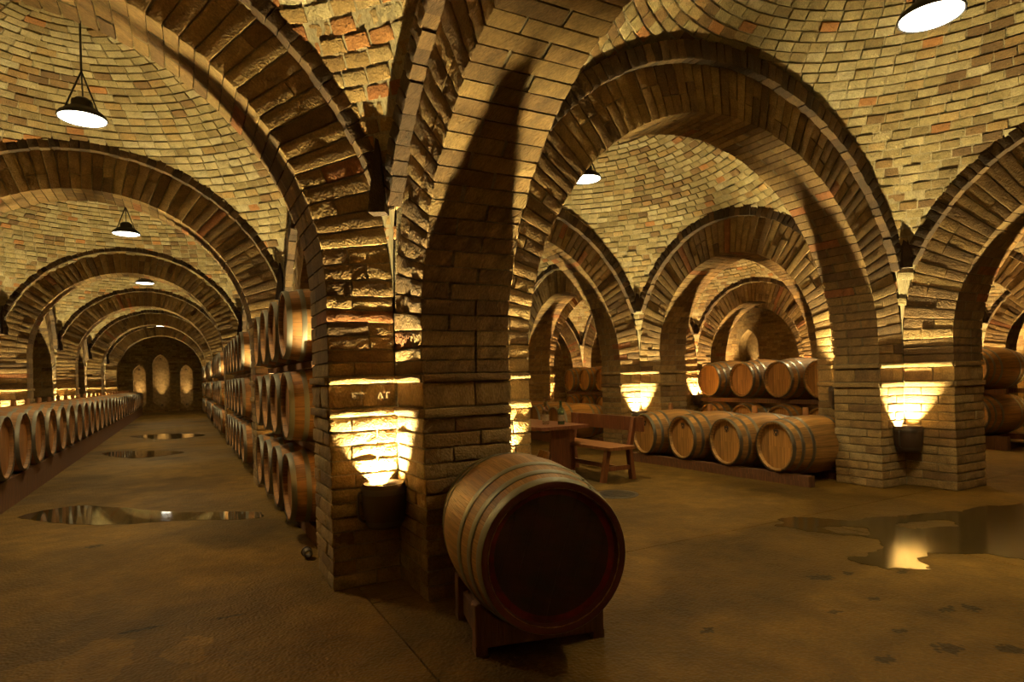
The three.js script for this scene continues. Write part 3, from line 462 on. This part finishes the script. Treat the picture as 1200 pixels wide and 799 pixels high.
const timberDark = new THREE.MeshStandardMaterial({ color: lin(0.20, 0.09, 0.035), map: plank, bumpMap: grainBump, bumpScale: 0.003, roughness: 0.8 });
function rails(label, boxes, mat, group) { for (const b of boxes) single('timber_rail', metreUV(plainBox(...b), 2), mat, null, label, 'rail', group || label); }
const seat = (x, { L, rb, rh }) => profile(x, L, rb, rh);   // how far below the axis a rail at distance x from the middle touches

// the four marked barrels on their timber rails (the row runs a little askew)
const SKEW = 0.05;
const names4 = ['marked oak barrel of the four barrel row, next to the bench', 'marked oak barrel of the four barrel row, second from the bench', 'marked oak barrel of the four barrel row, third from the bench', 'marked oak barrel of the four barrel row, beside the pier'];
[5.80, 5.185, 4.575, 3.985].forEach((v, i) => put('marked', { ...NEW, mark: true }, 5.44 - (v - 3.985) * SKEW, 0.10 + seat(0.37, NEW), v, names4[i], 'barrels of the four barrel row', -0.14));
for (const [du, h, l] of [[-0.37, 0.10, 'front timber rail under the four barrel row'], [0.2, 0.10 + seat(0.37, NEW) - seat(0.2, NEW), 'rear timber rail under the four barrel row']]) { const r = single('timber_rail', metreUV(new THREE.BoxGeometry(0.09, h, 2.42), 2), timber, P(5.44 - 0.93 * SKEW + du + 0.01, h / 2, 4.915 + du * SKEW), l, 'rail'); r.rotation.y = SKEW; }
// the racked barrels behind
const tier = (u, vs, y0, label, group, spec = { ...NEW, bungUp: 0.006 }, key = 'plain') => vs.forEach(v => put(key, spec, u, y0, v, label, group, key === 'plain' ? -0.12 : 0));
function twoTier(u, vs, words, base = 0.08) {
  const st = seat(0.26, NEW), y1 = base + st, gp = 2 * (NEW.rb - st) + 0.016, y2 = y1 + st + gp + st, a = Math.min(...vs) - 0.32, b = Math.max(...vs) + 0.32;
  tier(u, vs, y1, 'lower tier oak barrel ' + words, 'lower tier ' + words); tier(u, vs, y2, 'upper tier oak barrel ' + words, 'upper tier ' + words);
  rails('timber rail between barrels ' + words, [[u - 0.30, u - 0.22, y1 + st, y1 + st + gp, a, b], [u + 0.22, u + 0.30, y1 + st, y1 + st + gp, a, b]], timberDark);
  rails('timber rail under barrels ' + words, [[u - 0.30, u - 0.22, 0, base, a, b], [u + 0.22, u + 0.30, 0, base, a, b]], timberDark);
}
twoTier(7.40, [6.70, 6.09, 5.48, 4.87], 'racked behind the four barrel row', 0.10);
twoTier(8.26, [4.87], 'at the back of the rack behind the four barrel row', 0.10);
twoTier(9.34, [4.14], 'of the pair seen through the lit edged arch', 0.17);
twoTier(10.2, [4.85], 'behind the pair seen through the lit edged arch', 0.10);
tier(5.62, [8.3, 8.95, 9.6], 0.08 + seat(0.26, NEW), 'oak barrel lying behind the back of the bench', 'barrels behind the bench');
rails('timber rail under the barrels behind the bench', [[5.32, 5.40, 0, 0.08, 7.98, 9.92], [5.84, 5.92, 0, 0.08, 7.98, 9.92]], timber);
twoTier(8.2, [10.50, 11.11, 11.72], 'of the far stack seen past the bench', 0.12);

// tall stacks along the right side of the long aisle
function stack(v0, n, where, dv = 0.585) {
  const st = seat(0.23, OLD), gp = 2 * (OLD.rb - st) + 0.016, a = v0 - 0.30, b = v0 + (n - 1) * dv + 0.30, tn = ['bottom', 'middle', 'top'];
  for (let k = 0; k < 3; k++) {
    const yc = 0.11 + st + k * (2 * st + gp), y0 = k ? yc - st - gp : 0;
    rails('timber rail under the ' + tn[k] + ' tier of the stack ' + where, [0.80, 1.26].map(u => [u - 0.045, u + 0.045, y0, yc - st, a, b]), timberDark);
    tier(1.03, Array.from({ length: n }, (_, i) => v0 + i * dv), yc, tn[k] + ' tier aged oak barrel of the stack ' + where, tn[k] + ' tier, stack ' + where, OLD, 'old');
  }
}
stack(4.52, 4, 'right behind the big pier', 0.60);
stack(8.2, 6, 'past the second arch'); stack(13.45, 6, 'past the third arch'); stack(18.4, 6, 'past the fourth arch'); stack(23.4, 6, 'past the fifth arch');
// the long single row
const ROWL = { L: 0.74, rb: 0.335, rh: 0.285, woodM: oakOld, headM: oakOldHead, hoopM: hoopOld };
for (let i = 0; i < 31; i++) put('row', ROWL, -1.80, 0.27 + seat(0.27, ROWL), 5.6 + i * 0.735, 'aged oak barrel of the long single row facing the aisle', 'long single row of barrels', Math.PI);
rails('low timber bearer under the long single row of barrels', [[-1.60, -1.46, 0, 0.27, 5.2, 28.2], [-2.14, -2.0, 0, 0.27, 5.2, 28.2]], timberDark);

// ------------------------------------------------------------------ the dark headed barrel in front, stave by stave
{
  const L = 0.84, rb = 0.335, rh = 0.284, t = thing('wine_barrel', 'large oak barrel with a dark red stained head on a wooden cradle', 'barrel');
  const N = 26, oakF = new THREE.MeshStandardMaterial({ color: lin(0.52, 0.275, 0.07), map: plank, bumpMap: grainBump, bumpScale: 0.0015, roughness: 0.5 }), oakF2 = oakF.clone(); oakF2.color = lin(0.46, 0.235, 0.058); const oakF3 = oakF.clone(); oakF3.color = lin(0.56, 0.31, 0.085);
  const a0 = Math.PI / N - 0.0014, pos = [], uv = [], idx = [], nx = 14, na = 3;
  for (let i = 0; i <= nx; i++) { const x = -L / 2 + L * i / nx, r = profile(x, L, rb, rh); for (let j = 0; j <= na; j++) { const a = -a0 + 2 * a0 * j / na, e = (j === 0 || j === na) ? -0.0006 : 0; pos.push(x, (r + e) * Math.cos(a), (r + e) * Math.sin(a)); uv.push(a * 1.2, x * 1.2); } pos.push(x, (r - 0.025) * Math.cos(-a0), (r - 0.025) * Math.sin(-a0), x, (r - 0.025) * Math.cos(a0), (r - 0.025) * Math.sin(a0)); uv.push(0, x, 0.1, x); }
  const s = na + 3; for (let i = 0; i < nx; i++) { const q = (p1, p2) => { const a = i * s + p1, b = i * s + p2; idx.push(a, b, b + s, a, b + s, a + s); }; for (let j = 0; j < na; j++) q(j, j + 1); q(na, na + 2); q(na + 2, na + 1); q(na + 1, 0); }
  for (const i of [0, nx]) { const b = i * s, f = i ? 1 : -1; for (const tr of [[0, 1, na + 1], [1, na + 1, na + 2], [1, 2, na + 2], [2, 3, na + 2]]) idx.push(...tr.map(k => b + k)); }
  const sg = new THREE.BufferGeometry(); sg.setAttribute('position', new THREE.Float32BufferAttribute(pos, 3)); sg.setAttribute('uv', new THREE.Float32BufferAttribute(uv, 2)); sg.setIndex(idx); sg.computeVertexNormals(); { const n = sg.attributes.normal, p = sg.attributes.position; for (let i = 0; i <= nx; i++) for (let j = 0; j <= na; j++) { const k = i * (na + 3) + j, x = p.getX(k), d = 0.01, sl = (profile(x + d, L, rb, rh) - profile(x - d, L, rb, rh)) / (2 * d), v = new THREE.Vector3(-sl, p.getY(k), p.getZ(k)); const q = Math.hypot(v.y, v.z); v.y /= q; v.z /= q; v.normalize(); n.setXYZ(k, v.x, v.y, v.z); } } oakF.side = oakF2.side = oakF3.side = THREE.DoubleSide;
  for (let k = 0; k < N; k++) part(t, 'stave', sg, [oakF, oakF2, oakF3][Math.floor(rand() * 3)]).rotation.x = k / N * Math.PI * 2;
  const red = tex(512, 512, (x, y) => { const n = 0.35 + 0.55 * fbm(x * 7, y * 7, 4) + 0.35 * (fbm(x * 26, y * 5, 3) - .5); const d = Math.hypot(x - .5, y - .5), w = d > 0.43 ? 1.0 : 0.55; return [n * w * (d > .43 ? 1.3 : 1), n * 0.42 * (d > .43 ? .45 : 1) * w, n * 0.30 * w]; }, true);
  const headF = new THREE.MeshStandardMaterial({ color: lin(0.16, 0.09, 0.08), map: red, bumpMap: grainBump, bumpScale: 0.002, roughness: 0.75 });
  for (const e of [-1, 1]) for (let k = 0; k < 7; k++) {   // head boards
    const R = rh - 0.022, w = 2 * R / 7, y0 = -R + k * w + 0.0012, y1 = y0 + w - 0.0024, sh = new THREE.Shape(), at = y => Math.sqrt(Math.max(0, R * R - y * y)); sh.moveTo(-at(y0), y0); for (let i = 1; i <= 6; i++) { const y = y0 + (y1 - y0) * i / 6; sh.lineTo(-at(y), y); } for (let i = 6; i >= 0; i--) { const y = y0 + (y1 - y0) * i / 6; sh.lineTo(at(y), y); }
    const g = new THREE.ExtrudeGeometry(sh, { depth: 0.02, bevelEnabled: false }); const p = g.attributes.position, q = []; for (let i = 0; i < p.count; i++) q.push(0.5 + p.getX(i) / (2 * R) * 0.98, 0.5 + p.getY(i) / (2 * R) * 0.98); g.setAttribute('uv', new THREE.Float32BufferAttribute(q, 2)); g.rotateZ(Math.PI / 2); g.rotateY(Math.PI / 2); g.translate(e * (L / 2 - 0.045) - 0.01, 0, 0); tag(part(t, 'head_board', g, headF), 'dark red wine stained head board');
  }
  const rimMat = new THREE.MeshStandardMaterial({ color: lin(0.085, 0.016, 0.014), roughness: 0.7 });
  for (const e of [-1, 1]) { const g = lathe(e > 0 ? [[rh - 0.028, L / 2 - 0.05], [rh - 0.027, L / 2 - 0.006], [rh - 0.02, L / 2 + 0.002], [rh + 0.0015, L / 2 + 0.002], [rh + 0.0015, L / 2 - 0.004]] : [[rh + 0.0015, -L / 2 + 0.004], [rh + 0.0015, -L / 2 - 0.002], [rh - 0.02, -L / 2 - 0.002], [rh - 0.027, -L / 2 + 0.006], [rh - 0.028, -L / 2 + 0.05]], 48); g.rotateZ(-Math.PI / 2); tag(part(t, 'chime', g, rimMat), 'dark red stained rim'); }
  const hm = new THREE.MeshStandardMaterial({ color: lin(0.25, 0.235, 0.16), roughness: 0.5, metalness: 0.6 });
  for (const [x, w] of [[0.475, 0.042], [0.365, 0.036], [0.225, 0.038]]) for (const e of [-1, 1]) { const c = e * x * L, h = []; for (const [d, q] of [[-w / 2, 0], [-w / 2, 0.0035], [0, 0.0042], [w / 2, 0.0035], [w / 2, 0]]) h.push([profile(Math.max(-L / 2, Math.min(L / 2, c + d)), L, rb, rh) + q, c + d]); const g = lathe(h, 56); g.rotateZ(-Math.PI / 2); const ho = part(t, 'hoop', g, hm); const rv = new THREE.SphereGeometry(0.006, 8, 6); for (const dx of [-0.009, 0.009]) part(ho, 'rivet', rv, hm, new THREE.Vector3(c + dx, profile(c, L, rb, rh) * Math.cos(0.25) + 0.004, profile(c, L, rb, rh) * Math.sin(0.25))); }
  const b = new THREE.CylinderGeometry(0.025, 0.03, 0.05, 12); b.translate(0, rb + 0.006, 0); part(t, 'bung', b, oakF2);
  t.position.copy(P(1.305, 0.415, 2.365)); t.rotation.y = Math.PI / 2 - 0.22; t.rotateX(0.3);
  const c = thing('barrel_cradle', 'wooden cradle carrying the dark headed barrel', 'cradle', P(1.305, 0, 2.365)); c.rotation.y = -0.22;
  for (const z of [0.19, -0.19]) {   // chocks across, hollowed for the barrel
    const sh = new THREE.Shape(); const top = 0.20, W = 0.27; sh.moveTo(-W, 0.03); sh.lineTo(W, 0.03); sh.lineTo(W, top - 0.01); sh.quadraticCurveTo(W, top, W - 0.02, top); const rB = 0.338, cy = 0.415; for (let i = 0; i <= 12; i++) { const x = 0.245 - 0.49 * i / 12; sh.lineTo(x, cy - Math.sqrt(rB * rB - x * x)); } sh.lineTo(-W + 0.02, top); sh.quadraticCurveTo(-W, top, -W, top - 0.01); sh.closePath();
    const g = new THREE.ExtrudeGeometry(sh, { depth: 0.06, bevelEnabled: true, bevelSize: 0.004, bevelThickness: 0.004, bevelSegments: 1 }); g.translate(0, 0, z - 0.03); part(c, 'chock', metreUV(g, 2), timber);
  }
  for (const x of [-0.22, 0.22]) part(c, 'runner', metreUV(new THREE.BoxGeometry(0.06, 0.10, 0.36), 2), timber, new THREE.Vector3(x, 0.08, 0));
  for (const [x, z] of [[-0.25, 0.19], [0.25, 0.19], [-0.25, -0.19], [0.25, -0.19]]) part(c, 'foot', metreUV(new THREE.BoxGeometry(0.05, 0.034, 0.07), 2), timber, new THREE.Vector3(x, 0.017, z));
}

// ------------------------------------------------------------------ table, bench, bottles
const redwood = new THREE.MeshStandardMaterial({ color: lin(0.25, 0.088, 0.032), map: plank, bumpMap: grainBump, bumpScale: 0.002, roughness: 0.5 });
const seatWood = new THREE.MeshStandardMaterial({ color: lin(0.36, 0.15, 0.05), map: plank, bumpMap: grainBump, bumpScale: 0.002, roughness: 0.45 });
const bx = (w, h, d, x, y, z) => { const g = new THREE.BoxGeometry(w, h, d); g.translate(x, y, z); return metreUV(g, 2); };
function slant(x0, y0, z0, x1, y1, z1, w, d) { const g = new THREE.BoxGeometry(w, 1, d), p = g.attributes.position; for (let i = 0; i < p.count; i++) { const k = p.getY(i) + 0.5; p.setX(i, p.getX(i) + x0 + (x1 - x0) * k); p.setZ(i, p.getZ(i) + z0 + (z1 - z0) * k); p.setY(i, y0 + (y1 - y0) * k); } g.computeVertexNormals(); return metreUV(g, 2); }
{
  // long sides run along the aisle (local z); bench faces the table
  const b = thing('wooden_bench', 'reddish wooden bench with a backrest beside the table', 'bench', P(3.92, 0, 5.55));
  part(b, 'seat', bx(0.34, 0.03, 1.30, -0.05, 0.345, 0), seatWood);
  part(b, 'backrest', bx(0.03, 0.15, 1.30, 0.22, 0.57, 0), redwood);
  for (const z of [0.52, -0.52]) { part(b, 'leg', slant(-0.21, 0, z, -0.14, 0.33, z, 0.05, 0.055), redwood); part(b, 'leg', slant(0.17, 0, z, 0.13, 0.33, z, 0.05, 0.055), redwood); part(b, 'back_post', slant(0.135, 0.33, z, 0.21, 0.635, z, 0.04, 0.055), redwood); part(b, 'stretcher', bx(0.30, 0.045, 0.03, -0.02, 0.13, z), redwood); }
  part(b, 'long_stretcher', bx(0.03, 0.045, 1.02, -0.02, 0.13, 0), redwood);
  const t = thing('wooden_table', 'reddish wooden table with a plank end beside the big pier', 'table', P(3.54, 0, 6.12));
  for (const x of [-0.2, 0, 0.2]) part(t, 'top_board', bx(0.195, 0.035, 1.38, x, 0.5425, 0), redwood);
  for (const z of [0.50, -0.50]) part(t, 'end_panel', bx(0.30, 0.525, 0.045, 0.07, 0.2625, z), redwood);
  part(t, 'stretcher', bx(0.04, 0.08, 0.955, 0, 0.42, 0), redwood);
  const glassD = new THREE.MeshPhysicalMaterial({ color: lin(0.75, 0.8, 0.7), roughness: 0.05, transmission: 1, thickness: 0.01, ior: 1.5 }), glassG = new THREE.MeshPhysicalMaterial({ color: lin(0.10, 0.14, 0.06), roughness: 0.08, transmission: 0.6, thickness: 0.02, ior: 1.5 });
  const bg = lathe([[0, 0], [0.036, 0], [0.037, 0.005], [0.037, 0.14], [0.03, 0.165], [0.014, 0.19], [0.0135, 0.245], [0.016, 0.25], [0.016, 0.262], [0, 0.262]], 18), corkM = redwood;
  for (const [u, v, m, l] of [[3.62, 5.64, glassG, 'dark green wine bottle standing on the table'], [3.52, 5.80, glassD, 'clear glass bottle standing on the table edge']]) { const q = thing('wine_bottle', l, 'bottle', P(u, 0.56, v)); part(q, 'glass', bg, m); part(q, 'label_band', lathe([[0.0376, 0.04], [0.0378, 0.04], [0.0378, 0.11], [0.0376, 0.11]], 18), plasterMat); part(q, 'stopper', (() => { const g = new THREE.CylinderGeometry(0.012, 0.012, 0.02, 10); g.translate(0, 0.27, 0); return g; })(), corkM); }
}
// drain cover, pipe stub, pallet
{
  const d = thing('drain_cover', 'round dark drain cover in the floor before the bench', 'drain', P(3.44, 0, 4.47));
  part(d, 'frame', lathe([[0.17, 0], [0.20, 0], [0.20, 0.006], [0.17, 0.006]], 36), iron); part(d, 'lid', lathe([[0, 0.001], [0.168, 0.001], [0.168, 0.005], [0, 0.005]], 36), steel); for (let k = -2; k <= 2; k++) part(d, 'bar', bx(0.26 - Math.abs(k) * 0.04, 0.003, 0.012, 0, 0.0065, k * 0.05), iron);
  const p = thing('pipe_stub', 'short pipe stub at the foot of the big pier', 'pipe', P(0.655, 0.035, 4.02)); const g = lathe([[0.018, 0], [0.026, 0], [0.026, 0.07], [0.018, 0.07], [0.018, 0.0]], 16); g.rotateX(Math.PI / 2); part(p, 'tube', g, iron); part(p, 'collar', (() => { const c = new THREE.TorusGeometry(0.028, 0.006, 6, 16); return c; })(), iron);
  const q = thing('wooden_pallet', 'low pale pallet on the floor seen through the lit edged arch', 'pallet', P(9.6, 0, 3.75)); for (let k = 0; k < 4; k++) part(q, 'board', bx(0.11, 0.02, 0.5, -0.21 + k * 0.14, 0.09, 0), plasterMat); for (const z of [-0.2, 0.2]) part(q, 'bearer', bx(0.55, 0.08, 0.06, 0, 0.04, z), timber);
}
{ const seen = {}; for (const o of scene.children) { const l = o.userData.label; if (l) (seen[l] = seen[l] || []).push(o); } for (const l in seen) if (seen[l].length > 1) for (const o of seen[l]) if (!o.userData.group) o.userData.group = l; }
shade(scene);
console.log('merged bricks', totals.bricks, 'tris', totals.tris);
renderer.render(scene, camera);
